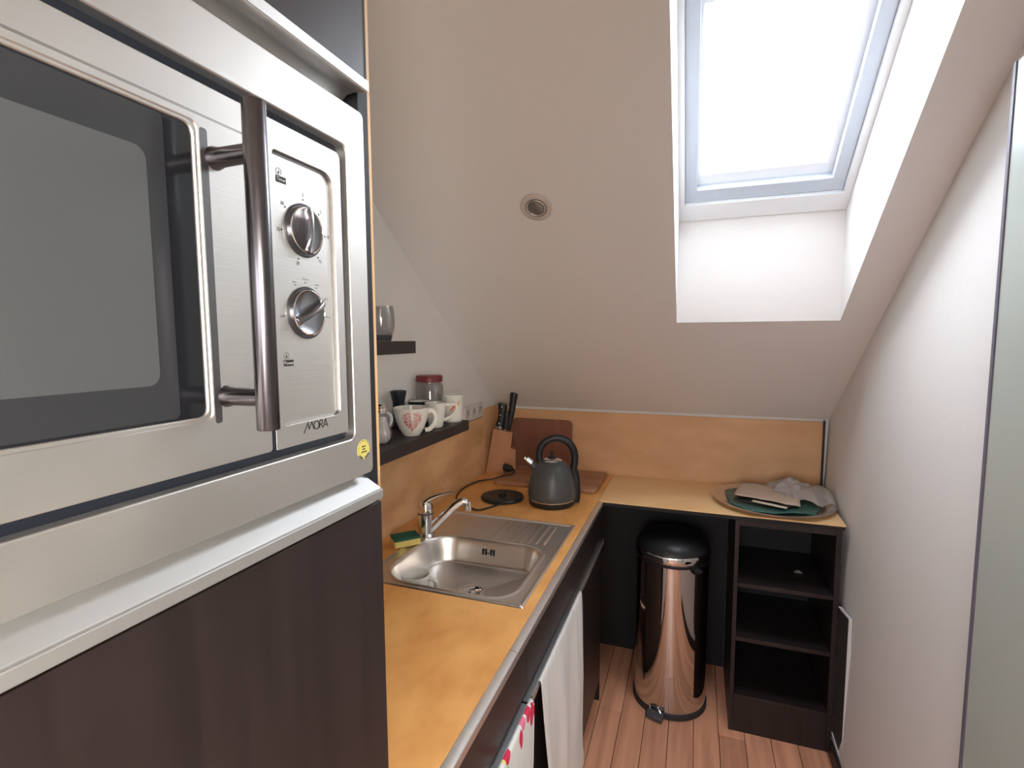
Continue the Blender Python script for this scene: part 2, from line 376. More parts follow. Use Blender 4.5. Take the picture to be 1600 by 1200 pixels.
part('groove_shade_strip', M().prism(rr(.2808, .2868, 1.5000, 1.7130, .002), 'x', XF - .001, XF + .0001), GROOVE_SHADE, door, label='groove beside the window, its shade painted dark')
part('groove_shade_strip', M().prism([(-.040, 1.7205), (.3290, 1.7205), (.3290, 1.7222), (-.040, 1.7222)], 'x', XF - .001, XF + .0001), mat('soft_groove_shade', (.40, .385, .37), .45, metal=1), door)  # mid-grey strip paints the soft shade line over the window rim
part('pressed_ridge', M().loops([[(XF, .3215, z), (XF + .0009, .3226, z), (XF + .0004, .3237, z), (XF + .0009, .3248, z), (XF, .3262, z)] for z in (1.4985, 1.7180)]), STEEL, door)
hb = part('bar_handle', M().lathe([(.0005, 1.4965), (.0076, 1.4965), (.0080, 1.4972), (.0080, 1.7263), (.0076, 1.7270), (.0005, 1.7270)], (-.293, .2890, 0), 40), HANDLEST, door, label='dark steel bar handle')
for zz in (1.5195, 1.6945):
    part('handle_post', M().lathe([(.0085, 0), (.0070, .006), (.0066, .038)], (XF, .2925, zz), 24, axis='x'), HANDLEST, hb)
# control panel
part('control_panel', M().ring(rr(.3385, .4345, DZ0, DZ1, [.006, .001, .001, .001]), rr(.3475, .4235, 1.487, 1.7205, [.014, .004, .004, .006]), 'x', -.352, XF), STEEL, mw, bevel=.0002, seg=1)
part('gap_shade', M().box(-.352, XF - .0004, .3346, .3384, DZ0, DZ1), GAP, mw)  # dark strip fills the seam to paint its shade
cp_ = part('control_plate', M().prism(rr(.3475, .4240, 1.4865, 1.721, [.013, .004, .004, .006]), 'x', -.352, XF - .0030), STEEL, mw)
part('plate_groove_shade', M().ring(rr(.3474, .4237, 1.4869, 1.7206, [.0138, .004, .004, .006]), rr(.3482, .4200, 1.4873, 1.7176, [.0115, .003, .003, .004]), 'x', XF - .0031, XF - .0026), GROOVE_SHADE, cp_)  # dark ring paints the dim side wall of the recess
XP = XF - .003
for (ky, kz, rot) in ((.3850, 1.6605, 8), (.3840, 1.5865, 62)):
    kn = part('knob', M().lathe([(.0238, 0), (.0238, .0012), (.0230, .0018), (.0205, .0018)], (XP, ky, kz), 48, axis='x'), mat('knob_skirt', (.10, .10, .11), .3, metal=.8), mw)
    part('knob_ring', M().lathe([(.0208, .0015), (.0208, .0040), (.0200, .0047), (.0193, .0040), (.0193, .0018)], (XP, ky, kz), 48, axis='x', cap0=False, cap1=False), CHROME, kn)
    part('knob_dish', M().lathe([(.0195, .0036), (.0185, .0028), (.010, .0022), (.0005, .0020)], (XP, ky, kz), 48, axis='x', cap0=False), KNOBM, kn)
    g = M(); a = math.radians(rot); ls = []
    for t in [i / 14 * 2 - 1 for i in range(15)]:
        wdt = .0030 + .0018 * abs(t) ** 2; hh = .0105 - .0035 * t * t; l = []
        for (q, d) in ((-1, .0020), (-.75, hh - .0015), (-.35, hh), (.35, hh), (.75, hh - .0015), (1, .0020)):
            u, v = t * .0196, q * wdt
            l.append((XP + d, ky + v * math.cos(a) + u * math.sin(a), kz - v * math.sin(a) + u * math.cos(a)))
        ls.append(l)
    part('knob_grip', M().loops(ls), KNOBM, kn, bevel=.0004, seg=1)
    tk = M()
    first = kz > 1.62
    angs = [0, 47, 90, 142, 198, 262, 306] if first else [-28, 0, 30, 62, 96, 262]
    for an in angs:
        q = math.radians(an); r_ = .0275
        if first: tk.lathe([(.0008, .0), (.0008, .0002)], (XP, ky + r_ * math.sin(q), kz + r_ * math.cos(q)), 10, axis='x')
        else: tk.box(XP, XP + .0002, ky + r_ * math.sin(q) - .0012, ky + r_ * math.sin(q) + .0012, kz + r_ * math.cos(q) - .0003, kz + r_ * math.cos(q) + .0003)
    part('tick_marks', tk, INK, cp_, kind='stuff')
    nm = M(); lab = ['0', '5', '10', '15', '20', '25', '30'] if first else ['Low', 'M.Low', 'Med', 'M.Hi', 'Hi', 'Def']
    for an, tx in zip(angs, lab):
        q = math.radians(an); r_ = .0315 if first else .0305
        cy_, cz_ = ky + r_ * math.sin(q), kz + r_ * math.cos(q)
        t = text_mb(tx, .0042 if first else .0026, lambda u, v: (XP + .0002, cy_ + u, cz_ + v)); nm.add(t.v, t.f)
    part('dial_numbers', nm, INK, cp_, smooth=False, kind='stuff')
for zz, tx in ((1.6985, 'Timer'), (1.5415, 'Power')):
    part('caption_box', M().box(XP, XP + .0002, .3535, .3650, zz - .0027, zz + .0027), INK, cp_)
    part('caption', text_mb(tx, .0043, lambda u, v: (XP + .0004, .3594 + u, zz + v)), WHITEINK, cp_, smooth=False)
    part('pictogram', M().ring([(.3570 + .0032 * math.cos(i * PI / 10), zz + .0062 + .0032 * math.sin(i * PI / 10)) for i in range(20)], [(.3570 + .0028 * math.cos(i * PI / 10), zz + .0062 + .0028 * math.sin(i * PI / 10)) for i in range(20)], 'x', XP, XP + .0002), GREYINK, cp_)
    part('pictogram', M().add([(XP + .0003, .3562, zz + .0045), (XP + .0003, .3578, zz + .0045), (XP + .0003, .3570, zz + .0082)], [(0, 1, 2)]), INK, cp_)
# lettering MORA as slanted strokes
def stroke(mb, pts, wd=.0009):
    for (a, b) in zip(pts[:-1], pts[1:]):
        d = Vector((b[0] - a[0], b[1] - a[1])).normalized(); n = Vector((-d.y, d.x)) * wd / 2; e = d * wd * .3
        q = [(a[0] - e.x + n.x, a[1] - e.y + n.y), (b[0] + e.x + n.x, b[1] + e.y + n.y), (b[0] + e.x - n.x, b[1] + e.y - n.y), (a[0] - e.x - n.x, a[1] - e.y - n.y)]
        mb.prism([(.3712 + u, 1.4778 + v) for u, v in q], 'x', XF, XF + .0003)
lg = M()
stroke(lg, [(0, -.0010), (.0056, .0078), (.0062, .0016), (.0104, .0078), (.0128, .0008)])
stroke(lg, [(.0165 + .0034 * math.cos(i * PI / 8), .0040 + .0038 * math.sin(i * PI / 8)) for i in range(17)])
stroke(lg, [(.0206, .0004), (.0214, .0078), (.0244, .0076), (.0250, .0056), (.0240, .0040), (.0214, .0038)]); stroke(lg, [(.0222, .0038), (.0252, .0004)])
stroke(lg, [(.0256, .0004), (.0290, .0080), (.0318, .0004)]); stroke(lg, [(.0268, .0026), (.0312, .0026)])
part('brand_lettering', lg, INK, mw)
st = part('sticker', M().lathe([(.0108, 0), (.0108, .0003)], (XF, .4588, 1.4435), 36, axis='x'), STICK, mw, label='round yellow warranty sticker')
sr = M()
for i in range(30):
    a = -.2 + i * (PI + .4) / 29
    if i % 2: sr.prism([(.4588 + r_ * math.cos(a + d), 1.4435 + r_ * math.sin(a + d)) for r_, d in ((.0090, -.03), (.0102, -.03), (.0102, .03), (.0090, .03))], 'x', XF + .0003, XF + .0005)
for dz, hw in ((.0032, .0034), (.0003, .0026), (-.0026, .0044)):
    u = -hw
    while u < hw:
        sr.box(XF + .0003, XF + .0005, .4588 + u, .4588 + u + .0011, 1.4435 + dz - .0006, 1.4435 + dz + .0006); u += .0014
part('sticker_print', sr, INK, st, kind='stuff')
sg = M()
for s0 in (-1, 1):
    sg.ring([(.4588 + .0108 * math.sin(s0 * a) , 1.4435 - .0108 * math.cos(a)) for a in (.16, .4, .6, .8, 1.0)] , [(.4588 + .0084 * math.sin(s0 * a), 1.4435 - .0084 * math.cos(a)) for a in (.16, .4, .6, .8, 1.0)], 'x', XF + .0003, XF + .0005) if 0 else sg.prism([(.4588 + .0108 * math.sin(s0 * a), 1.4435 - .0108 * math.cos(a)) for a in (.16, .4, .6, .8, 1.0)] + [(.4588 + .0084 * math.sin(s0 * a), 1.4435 - .0084 * math.cos(a)) for a in (1.0, .8, .6, .4, .16)], 'x', XF + .0003, XF + .0005)
part('sticker_banner', sg, mat('banner_grey', (.10, .11, .09), .5), st)

# ------------------------------------------------------------------ worktops
SX0, SX1, SY0, SY1 = -.884, -.393, 1.168, 1.772       # sink rim
XE = -.367
wt = thing('worktop', 'orange-brown oiled wooden worktop with the steel sink let into it', 'worktop', (-.68, 1.5, ZC - .02))
part('board', M().ring([(-.998 + .0125, .505), (XE, .505), (XE, YB - .013), (-.998 + .0125, YB - .013)], [(SX0 + .012, SY0 + .012), (SX1 - .012, SY0 + .012), (SX1 - .012, SY1 - .012), (SX0 + .012, SY1 - .012)], 'z', ZC - .02, ZC), WOOD, wt)
ys = [.505, 1.0, 1.735, 2.09]
for a, b in zip(ys[:-1], ys[1:]):
    part('edge_strip', M().loops([[(XE + .0005, yv, ZC - .022), (XE + .0005, yv, ZC - .0015), (XE + .004, yv, ZC - .0008), (-.3495, yv, ZC - .003), (-.347, yv, ZC - .0055), (-.347, yv, ZC - .022)] for yv in (a + .0012, b - .0012)]), ALU, wt, bevel=.0004, seg=1, label='aluminium edge strip')
wb = thing('worktop', 'short wooden worktop along the far wall carrying the round steel tray', 'worktop', (.08, 2.31, ZC - .02))
part('board', M().prism([(XE + .0015, 2.0905), (.5285, 2.0905), (.5405, YB - .031), (.5285, YB - .031), (.5285, YB - .013), (XE + .0015, YB - .013)], 'z', ZC - .0055, ZC), WOOD2, wb)
part('underlay', M().box(XE + .0025, .528, 2.0925, YB - .014, ZC - .02, ZC - .006), BLACKIN, wb, label='dark underside panel')

# ------------------------------------------------------------------ base units (left run)
bu = thing('base_cabinet', 'long dark base cabinet under the sink worktop, towels hanging on its rail', 'cabinet', (-.68, 1.3, 0))
XC = -.352
part('carcass', M().box(-.985, XC - .02, .51, 2.085, .09, .70), BLACKIN, bu)
part('plinth', M().box(-.985, XC - .05, .51, 2.085, 0, .0895), DARK, bu)
for a, b in zip((.51, 1.075, 1.66), (1.075, 1.66, 2.088)):
    part('fascia', M().box(XC - .018, XC, a + .0008, b - .0008, .737, ZC - .0235), DARKGLOSS, bu, bevel=.0006, seg=1)
    d_ = part('door', M().box(XC - .019, XC - .001, a + .0015, b - .0015, .095, .705), DARKGLOSS, bu, bevel=.001)
    hp = part('handle_profile', M().loops([[(XC - .019, yv, .7055), (XC + .012, yv, .7055), (XC + .012, yv, .7065), (XC + .012, yv, .727), (XC + .0095, yv, .727), (XC + .0085, yv, .709), (XC - .019, yv, .709)] for yv in (a + .004, b - .004)]), ALU, d_, label='aluminium grip rail')
part('end_panel', M().box(-.985, XC - .001, 2.0855, 2.0895, 0, ZC - .021), BLACKIN, bu)

# ------------------------------------------------------------------ sink
sk = thing('kitchen_sink', 'inset stainless steel sink with a ribbed drainer, in the wooden worktop', 'sink', ((SX0 + SX1) / 2, (SY0 + SY1) / 2, ZC))
bx0, bx1, by0, by1, brd = -.845, -.437, 1.198, 1.548, .105
def sdf(x, y):
    cx, cyy = (bx0 + bx1) / 2, (by0 + by1) / 2
    r_ = brd if x < cx else .075
    qx, qy = abs(x - cx) - (bx1 - bx0) / 2 + r_, abs(y - cyy) - (by1 - by0) / 2 + r_
    return math.hypot(max(qx, 0), max(qy, 0)) + min(max(qx, qy), 0) - r_
def sst(a, b, x):
    t = min(1, max(0, (x - a) / (b - a))); return t * t * (3 - 2 * t)
ridges = [-.640 + i * .0265 for i in range(8)]
def hgt(x, y):
    e = min(x - SX0, SX1 - x, y - SY0, SY1 - y)
    z = .0030 * sst(0, .003, e) - .0042 * sst(.006, .016, e)      # raised rim, sunken deck
    z += -.0022 * sst(-.0, .012, min(x + .69, -.415 - x, y - 1.545, 1.756 - y)) if False else 0
    d = sdf(x, y)
    z += .0022 * math.exp(-((d - .004) / .006) ** 2)
    if d < 0:
        t = -d
        z -= .078 * sst(0, .028, t) + .010 * sst(.02, .17, t)
        dr = math.hypot(x + .622, y - 1.365)
        z -= .0025 * (1 - sst(.036, .044, dr))
    for rx in ridges:
        y0 = 1.560 + .018 * max(0, (rx + .58) / .13) + (.0 if rx > -.58 else .006)
        if abs(x - rx) < .007 and y > y0 - .006:
            wv = sst(y0 - .006, y0 + .004, y) * (1 - sst(1.735, 1.742, y))
            z += .0036 * wv * math.exp(-((x - rx) / .0026) ** 2)
    return z
nx, ny = 200, 245
gm = M(); vs = []; fs = []
for j in range(ny):
    y = SY0 + (SY1 - SY0) * j / (ny - 1)
    for i in range(nx):
        x = SX0 + (SX1 - SX0) * i / (nx - 1); vs.append((x, y, ZC + hgt(x, y) + .0006))
for j in range(ny - 1):
    for i in range(nx - 1):
        a = j * nx + i; fs.append((a, a + 1, a + nx + 1, a + nx))
gm.add(vs, fs)
part('basin_and_drainer', gm, SINKST, sk, angle=80)
dz_ = ZC + hgt(-.622, 1.365)
dr = part('drain', M().lathe([(.036, .001), (.036, .004), (.031, .0045), (.027, .002), (.0005, .002)], (-.622, 1.365, dz_), 36), CHROME, sk)
part('strainer', M().lathe([(.012, .002), (.012, .006), (.0095, .0075), (.0005, .0075)], (-.622, 1.365, dz_), 24), CHROME, dr)
for dx, ww in ((-.0225, .0035), (-.0125, .0035), (.006, .0035), (.0155, .0035)):
    part('overflow_slot', M().box(-.632 + dx - ww, -.632 + dx + ww, 1.5325, 1.5445, ZC - .052, ZC - .026), BLACKIN, sk)
part('overflow_slot', M().box(-.640, -.632, 1.5325, 1.5445, ZC - .041, ZC - .037), BLACKIN, sk)
part('corner_cap', M().lathe([(.004, 0), (.003, .0018), (.0005, .0022)], (SX1 - .008, SY0 + .008, ZC + .003), 14), ALU, sk)

# faucet
fa = thing('mixer_tap', 'chrome single lever mixer tap behind the sink basin', 'tap', (-.862, 1.518, ZC))
part('body', M().lathe([(.029, .0), (.029, .006), (.0255, .010), (.0245, .06), (.0258, .085), (.0258, .106), (.0215, .117), (.010, .122), (.0005, .1225)], (-.862, 1.518, ZC), 36), CHROME, fa)
part('collar', M().lathe([(.0262, .078), (.0266, .080), (.0262, .083)], (-.862, 1.518, ZC), 36), RUBBER, fa)
lv = smooth_path([(-.866, 1.515, ZC + .118), (-.850, 1.525, ZC + .130), (-.818, 1.542, ZC + .141), (-.775, 1.565, ZC + .150)], 6)
part('lever', M().tube(lv, [.019 - .012 * min(1, i / (len(lv) - 1) * 1.3) for i in range(len(lv))], 16, .5), CHROME, fa)
spt = smooth_path([(-.850, 1.523, ZC + .020), (-.815, 1.540, ZC + .058), (-.775, 1.560, ZC + .100), (-.748, 1.572, ZC + .116), (-.732, 1.578, ZC + .112)], 7)
part('spout', M().tube(spt, [.0165 - .005 * i / (len(spt) - 1) for i in range(len(spt))], 20), CHROME, fa)
part('aerator', M().lathe([(.0125, -.022), (.013, -.02), (.013, .006), (.009, .010)], (-.730, 1.579, ZC + .106), 24), CHROME, fa)
# sponge
spo = thing('sponge', 'yellow washing sponge with a green scouring top beside the tap', 'sponge', (-.886, 1.424, ZC + .0042), math.radians(48), local=True)
part('foam', M().box(-.043, .043, -.030, .030, .0, .021), SPY, spo, bevel=.003)
part('scourer', M().prism(rr(-.0435, .0435, -.0305, .0305, .004), 'z', .0211, .029), SPG, spo, bevel=.002)

# ------------------------------------------------------------------ mugs and glassware
def prof_r(prof, z):
    for (r0, z0), (r1, z1) in zip(prof[:-1], prof[1:]):
        if z0 <= z <= z1: return r0 + (r1 - r0) * (z - z0) / max(1e-6, z1 - z0)
    return prof[-1][0]
def mug(name, label, cat, loc, rot, prof, mt, handle, hr=.0045, hflat=1.4, group=None, wall=.0028, seg=48, hseg=10):
    t = thing(name, label, cat, loc, rot, group, local=True)
    hgt_ = prof[-1][1]
    inner = [(max(.001, prof_r(prof, z) - wall), z) for z in [hgt_ * (1 - i / 14) for i in range(14)] if z > .004] + [(.0005, .0045)]
    out = [(prof[0][0] * .8, .0015), (prof[0][0] * .92, 0)] + prof + [(prof[-1][0] - wall * .5, hgt_ + .0008)] + inner
    part('body', M().lathe(out, seg=seg), mt, t, angle=50)
    if handle: part('handle', M().tube(smooth_path(handle, 6), hr, hseg, hflat), mt, t)
    return t
SH1, SH2 = 1.254, 1.5552
hp_ = [(.026, 0), (.030, .006), (.040, .022), (.0485, .045), (.0545, .068), (.058, .089)]
XH, YH = -.853, 1.424
c = mug('heart_mug', 'wide cream mug with a red heart of dots on the lower shelf', 'mug', (XH, YH, SH1), 0, hp_, CERAM,
        [(.049, .018, .076), (.062, .024, .078), (.072, .028, .062), (.070, .027, .040), (.055, .021, .020), (.040, .016, .016)], hflat=1.6)
# dots: heart drawn on the side facing the room
ht = M(); fa0 = math.atan2(-YH, -XH) + .03; cnt = 0
tries = 0; pts = []
while cnt < 150 and tries < 9000:
    tries += 1
    u, v = random.uniform(-1.25, 1.25), random.uniform(-1.2, 1.25)
    if (u * u + v * v - 1) ** 3 - u * u * v ** 3 > 0 : continue
    if v > .15 and abs(u) < .22: continue
    if any((u - a) ** 2 + (v - b) ** 2 < .022 for a, b in pts): continue
    pts.append((u, v)); cnt += 1
    z = .046 + v * .026; r_ = prof_r(hp_, z) + .0003; a = fa0 + u * .0235 / .048
    s_ = random.uniform(.0014, .0022); dr_ = (prof_r(hp_, z + .002) - prof_r(hp_, z - .002)) / .004
    ht.add([((r_ + dr_ * s_ * math.sin(q)) * math.cos(a + s_ * math.cos(q) / r_), (r_ + dr_ * s_ * math.sin(q)) * math.sin(a + s_ * math.cos(q) / r_), z + s_ * math.sin(q)) for q in [2 * PI * i / 7 for i in range(7)]], [tuple(range(7))])
for i in range(9): 
    z = .014 + i * .002; r_ = prof_r(hp_, z) + .0003; a = fa0 + .02 * math.sin(i * 2)
    ht.add([(r_ * math.cos(a + du / r_), r_ * math.sin(a + du / r_), z + dz) for du, dz in ((-.0007, -.0006), (.0007, -.0006), (.0007, .0006), (-.0007, .0006))], [(0, 1, 2, 3)])
part('heart_print', ht, REDINK, c, kind='stuff', smooth=False, label='red heart made of dots')

wp = [(.022, 0), (.0255, .004), (.029, .03), (.034, .055), (.0375, .086)]
mug('white_mug', 'plain tall white mug with an angular handle right of the heart mug', 'mug', (-.848, 1.577, SH1), 0, wp, CERAM,
    [(.030, .012, .078), (.052, .022, .079), (.066, .028, .077), (.0655, .0275, .058), (.050, .021, .038), (.024, .011, .024)], hr=.004, hflat=1.3)
op = [(.030, 0), (.0335, .003), (.0345, .012), (.034, .016), (.036, .03), (.039, .06), (.0405, .101)]
om = mug('orange_pattern_mug', 'tall white mug with an orange brushed pattern near the shelf end', 'mug', (-.845, 1.706, SH1), 0, op, CERAM, None)
pt = M(); fb = math.atan2(-1.706, .845) - .25
for (u0, v0, u1, v1, wd) in ((-.1, .046, .95, .077, .0085), (.15, .040, .95, .066, .0035), (-.05, .036, .35, .066, .004), (.55, .05, 1.0, .084, .006), (.3, .078, .95, .060, .0025)):
    vs = []; fs = []
    for i in range(9):
        t = i / 8; a = fb + u0 + (u1 - u0) * t; z = v0 + (v1 - v0) * t; q = wd * (1 - abs(2 * t - 1) ** 2 * .7) / 2
        for s0 in (-1, 1):
            zz = z + s0 * q; r_ = prof_r(op, zz) + .0004; vs.append((r_ * math.cos(a), r_ * math.sin(a), zz))
    for i in range(8): fs.append((2 * i, 2 * i + 1, 2 * i + 3, 2 * i + 2))
    pt.add(vs, fs)
part('brush_pattern', pt, ORANGE, om, kind='stuff', label='orange brush strokes')
# dark rimmed cup between jar and white mug
dc = mug('dark_rimmed_cup', 'cup with a dark outside and white inside behind the white mug', 'cup', (-.926, 1.605, SH1), 0, [(.026, 0), (.034, .01), (.040, .05), (.042, .086)], mat('dark_glaze', (.02, .02, .025), .2), None)
part('lining', M().lathe([(.0388, .0855), (.0372, .05), (.031, .012), (.001, .008)], seg=40, cap0=False), CERAM, dc, label='white glazed inside')
# pale mug at the left, half hidden by the cabinet
mug('pale_blue_mug', 'pale blue-grey mug half hidden by the cabinet, behind the shaker', 'mug', (-.935, 1.325, SH1), 0, [(.034, 0), (.037, .004), (.038, .05), (.039, .094)], CERAM2,
    [(.034, .013, .080), (.046, .018, .081), (.056, .022, .070), (.056, .022, .052), (.046, .018, .038), (.034, .013, .035)], hr=.0035)
# black topped grinder
g = thing('pepper_grinder', 'small grinder with a flared black cap behind the heart mug', 'grinder', (-.957, 1.515, SH1))
part('jar', M().lathe([(.022, 0), (.0235, .003), (.0235, .062), (.019, .074)], (-.957, 1.515, SH1), 32), CLEAR, g)
part('spices', M().lathe([(.0205, .003), (.0205, .05)], (-.957, 1.515, SH1), 24), mat('peppercorn', (.03, .022, .02), .8, bump=1, bscale=300), g)
part('cap', M().lathe([(.0205, .0745), (.0205, .094), (.0225, .100), (.0275, .126), (.0275, .130), (.024, .1305), (.022, .127), (.0005, .127)], (-.957, 1.515, SH1), 36), mat('black_cap', (.012, .018, .024), .35), g)
# jar with burgundy lid
j = thing('storage_jar', 'clear glass storage jar with a burgundy lid at the back of the lower shelf', 'jar', (-.9445, 1.712, SH1))
part('glass_body', M().lathe([(.048, 0), (.051, .004), (.052, .01), (.052, .126), (.048, .138), (.045, .141), (.045, .150), (.0432, .150), (.0432, .141), (.0495, .125), (.0495, .008), (.001, .005)], (-.9445, 1.712, SH1), 48), CLEAR, j)
part('lid', M().lathe([(.0485, .1465), (.0500, .148), (.0500, .166), (.0475, .170), (.001, .1705)], (-.9445, 1.712, SH1), 48), BURG, j)
# sugar shaker
s = thing('sugar_shaker', 'fluted glass sugar shaker with a metal top at the left end of the shelf', 'shaker', (-.868, 1.278, SH1))
sv = []
for r_, z in [(.020, 0), (.0245, .003), (.0285, .016), (.0290, .030), (.0250, .048), (.0190, .066), (.0168, .082), (.0172, .094)]:
    fl_ = 1 if .002 < z < .085 else 0
    sv.append([(-.868 + (r_ + fl_ * .0011 * math.cos(14 * 2 * PI * i / 112)) * math.cos(2 * PI * i / 112), 1.278 + (r_ + fl_ * .0011 * math.cos(14 * 2 * PI * i / 112)) * math.sin(2 * PI * i / 112), SH1 + z) for i in range(112)])
part('fluted_glass', M().loops(sv), CLEAR, s)
part('sugar', M().lathe([(.017, .002), (.0255, .014), (.026, .03), (.022, .048), (.016, .066), (.0145, .080)], (-.868, 1.278, SH1), 40), mat('sugar', (.72, .70, .69), .9), s)
part('metal_top', M().lathe([(.0182, .092), (.0185, .094), (.0185, .098), (.0175, .0985), (.0185, .0995), (.0185, .106), (.0160, .1085), (.0160, .112), (.012, .117), (.001, .119)], (-.868, 1.278, SH1), 36), CHROME, s)
# tumblers on the upper shelf
t = thing('glass_tumbler', 'clear rounded glass tumbler standing on the upper shelf', 'glass', (-.885, 1.315, SH2))
part('glass_body', M().lathe([(.028, 0), (.030, .002), (.0385, .03), (.0415, .055), (.040, .085), (.0375, .104), (.036, .104), (.0385, .085), (.0398, .055), (.036, .03), (.028, .014), (.001, .013)], (-.885, 1.315, SH2), 48), CLEAR, t)
part('thick_base', M().lathe([(.027, .001), (.034, .018), (.030, .019), (.001, .019)], (-.885, 1.315, SH2), 40), mat('base_glass_grey', (.16, .17, .19), .1), t, label='thick smoky glass base')

# shelves
s1 = tag(part('wall_shelf', M().box(XL, -.80, .52, 1.750, 1.2170, SH1), SHELFDARK, bevel=.0012), 'lower floating dark shelf with mugs, above the sink', 'shelf')
s2 = tag(part('wall_shelf', M().box(XL, -.80, .52, 1.370, 1.5185, SH2), SHELFDARK, bevel=.0012), 'upper floating dark shelf carrying the glass tumbler', 'shelf')

# outlets
oc = thing('power_outlet', 'white triple wall socket beyond the end of the lower shelf', 'socket', (XL, 2.23, 1.213))
part('surround', M().prism(rr(2.124, 2.338, 1.1735, 1.2500, .004), 'x', XL + .0002, XL + .0075), WHITEP, oc, bevel=.001)
for i in range(3):
    yc = 2.160 + i * .0712
    so = part('socket', M().ring(rr(yc - .033, yc + .033, 1.1795, 1.2445, .003), [(yc + q[0], 1.212 + q[1]) for q in rr(-.020, .020, -.020, .020, .0195, 5)], 'x', XL + .0076, XL + .010), WHITEP, oc, bevel=.0006, seg=1)
    part('socket_well', M().lathe([(.0205, .0077), (.0205, .0082)], (XL, yc, 1.212), 28, axis='x'), mat('well_grey', (.48, .45, .42), .5), so)
    for dz_ in (0,):
        for dy in (-.0095, .0095): part('contact_hole', M().lathe([(.0028, .0083), (.0028, .0086)], (XL, yc + dy, 1.209), 12, axis='x'), BLACK, so)
        part('earth_pin', M().lathe([(.0024, .0083), (.0024, .013), (.001, .015)], (XL, yc, 1.223), 12, axis='x'), KNOBM, so)

# ------------------------------------------------------------------ kettle
KX, KY = -.541, 1.992
kt = thing('electric_kettle', 'grey dome-shaped electric kettle with a big black loop handle', 'kettle', (KX, KY, ZC), YAW * .9, local=True)
part('base_ring', M().lathe([(.086, .001), (.092, .004), (.094, .012), (.094, .024)], seg=56), BLACK, kt)
part('body', M().lathe([(.0945, .0275), (.0965, .034), (.0975, .05), (.0955, .080), (.0895, .112), (.079, .143), (.065, .166), (.048, .178), (.040, .181)], seg=64), KETTLE, kt)
part('steel_band', M().lathe([(.0945, .0242), (.0955, .0250), (.0955, .0275), (.0945, .0282)], seg=56), CHROME, kt)
ld = part('lid', M().lathe([(.041, .179), (.042, .182), (.038, .186), (.024, .191), (.010, .193), (.0005, .1935)], seg=44), CHROME, kt, label='chrome lid')
part('lid_knob', M().lathe([(.020, .1925), (.019, .196), (.006, .199), (.005, .212), (.0075, .217), (.006, .221), (.0005, .222)], seg=24), BLACK, ld, label='black lid knob')
part('spout', M().tube([(-.060, 0, .146), (-.080, 0, .163), (-.098, 0, .180)], [.021, .016, .0125], 24), KETTLE, kt)
part('spout_tip', M().tube([(-.085, 0, .169), (-.104, 0, .186)], [.0155, .0135], 24), CHROME, kt, label='chrome spout tip')
part('whistle_flap', M().lathe([(.007, 0), (.005, .008), (.0005, .009)], (-.109, 0, .186), 16), CHROME, kt)
hpth = smooth_path([(-.048, 0, .176), (-.052, 0, .205), (-.043, 0, .238), (-.020, 0, .262), (.012, 0, .273), (.046, 0, .268), (.074, 0, .248), (.090, 0, .218), (.094, 0, .185), (.090, 0, .155), (.0905, 0, .142)], 6)
part('handle', M().tube(hpth, [.0112 + .0012 * math.sin(PI * i / (len(hpth) - 1)) for i in range(len(hpth))], 16, 1.25), BLACK, kt)
part('handle_spine', M().tube(smooth_path([(.086, 0, .150), (.097, 0, .11), (.1005, 0, .07), (.1005, 0, .030), (.096, 0, .008)], 5), .0105, 14, 1.6), BLACK, kt)
pb = thing('kettle_base', 'flat round black kettle power base lying left of the kettle', 'kettle base', (-.757, 1.987, ZC))
part('disc', M().lathe([(.084, 0), (.0905, .002), (.0915, .009), (.088, .014), (.080, .0165), (.055, .0165), (.0545, .0150), (.001, .0150)], (-.757, 1.987, ZC), 56), mat('base_black', (.014, .018, .018), .3), pb)
part('connector', M().lathe([(.017, .0152), (.017, .024), (.012, .026), (.001, .026)], (-.757, 1.987, ZC), 28), BLACK, pb)
zz = ZC + .0042
cab = smooth_path([(-.735, 1.905, zz), (-.752, 1.868, zz), (-.793, 1.806, zz), (-.868, 1.846, zz), (-.938, 1.915, zz), (-.970, 2.040, zz), (-.955, 2.172, zz + .001), (-.893, 2.222, zz + .006), (-.850, 2.240, zz + .0205), (-.812, 2.280, zz + .024), (-.815, 2.305, zz + .034), (-.830, 2.322, zz + .037)], 8)
part('power_cable', M().tube(cab, .0036, 10), BLACK, pb)
part('plug', M().tube([(-.826, 2.314, zz + .035), (-.838, 2.322, zz + .036), (-.856, 2.326, zz + .037), (-.872, 2.327, zz + .038), (-.876, 2.327, zz + .038)], [.006, .014, .019, .019, .017], 18), BLACK, pb)

# ------------------------------------------------------------------ knife block and knives
ca, sa = math.cos(.30), math.sin(.30)
kb = thing('knife_block', 'slanted wooden knife block standing in the corner', 'knife block', (-.983, 2.345, ZC), .30, local=True)
prof_ = [(0, 0), (.150, 0), (.152, .118), (.128, .128), (.138, .208), (.040, .226)]
part('block', M().prism([(a, b) for a, b in prof_], 'y', 0, .085), BLOCKW, kb, bevel=.002)
for u in (.058, .085, .112):
    part('slot', M().prism([(u - .009, .2235 - (u - .04) * .184 - .0005), (u + .009, .2235 - (u + .018 - .04) * .184 - .0005), (u + .009, .2262 - (u + .018 - .04) * .184 + .0004), (u - .009, .2262 - (u - .04) * .184 + .0016)], 'y', .02, .065), BLACKIN, kb)
KO = Vector((-.983, 2.345, ZC))
def kw(u, v, w_): return (KO.x + u * ca - v * sa, KO.y + u * sa + v * ca, KO.z + w_)
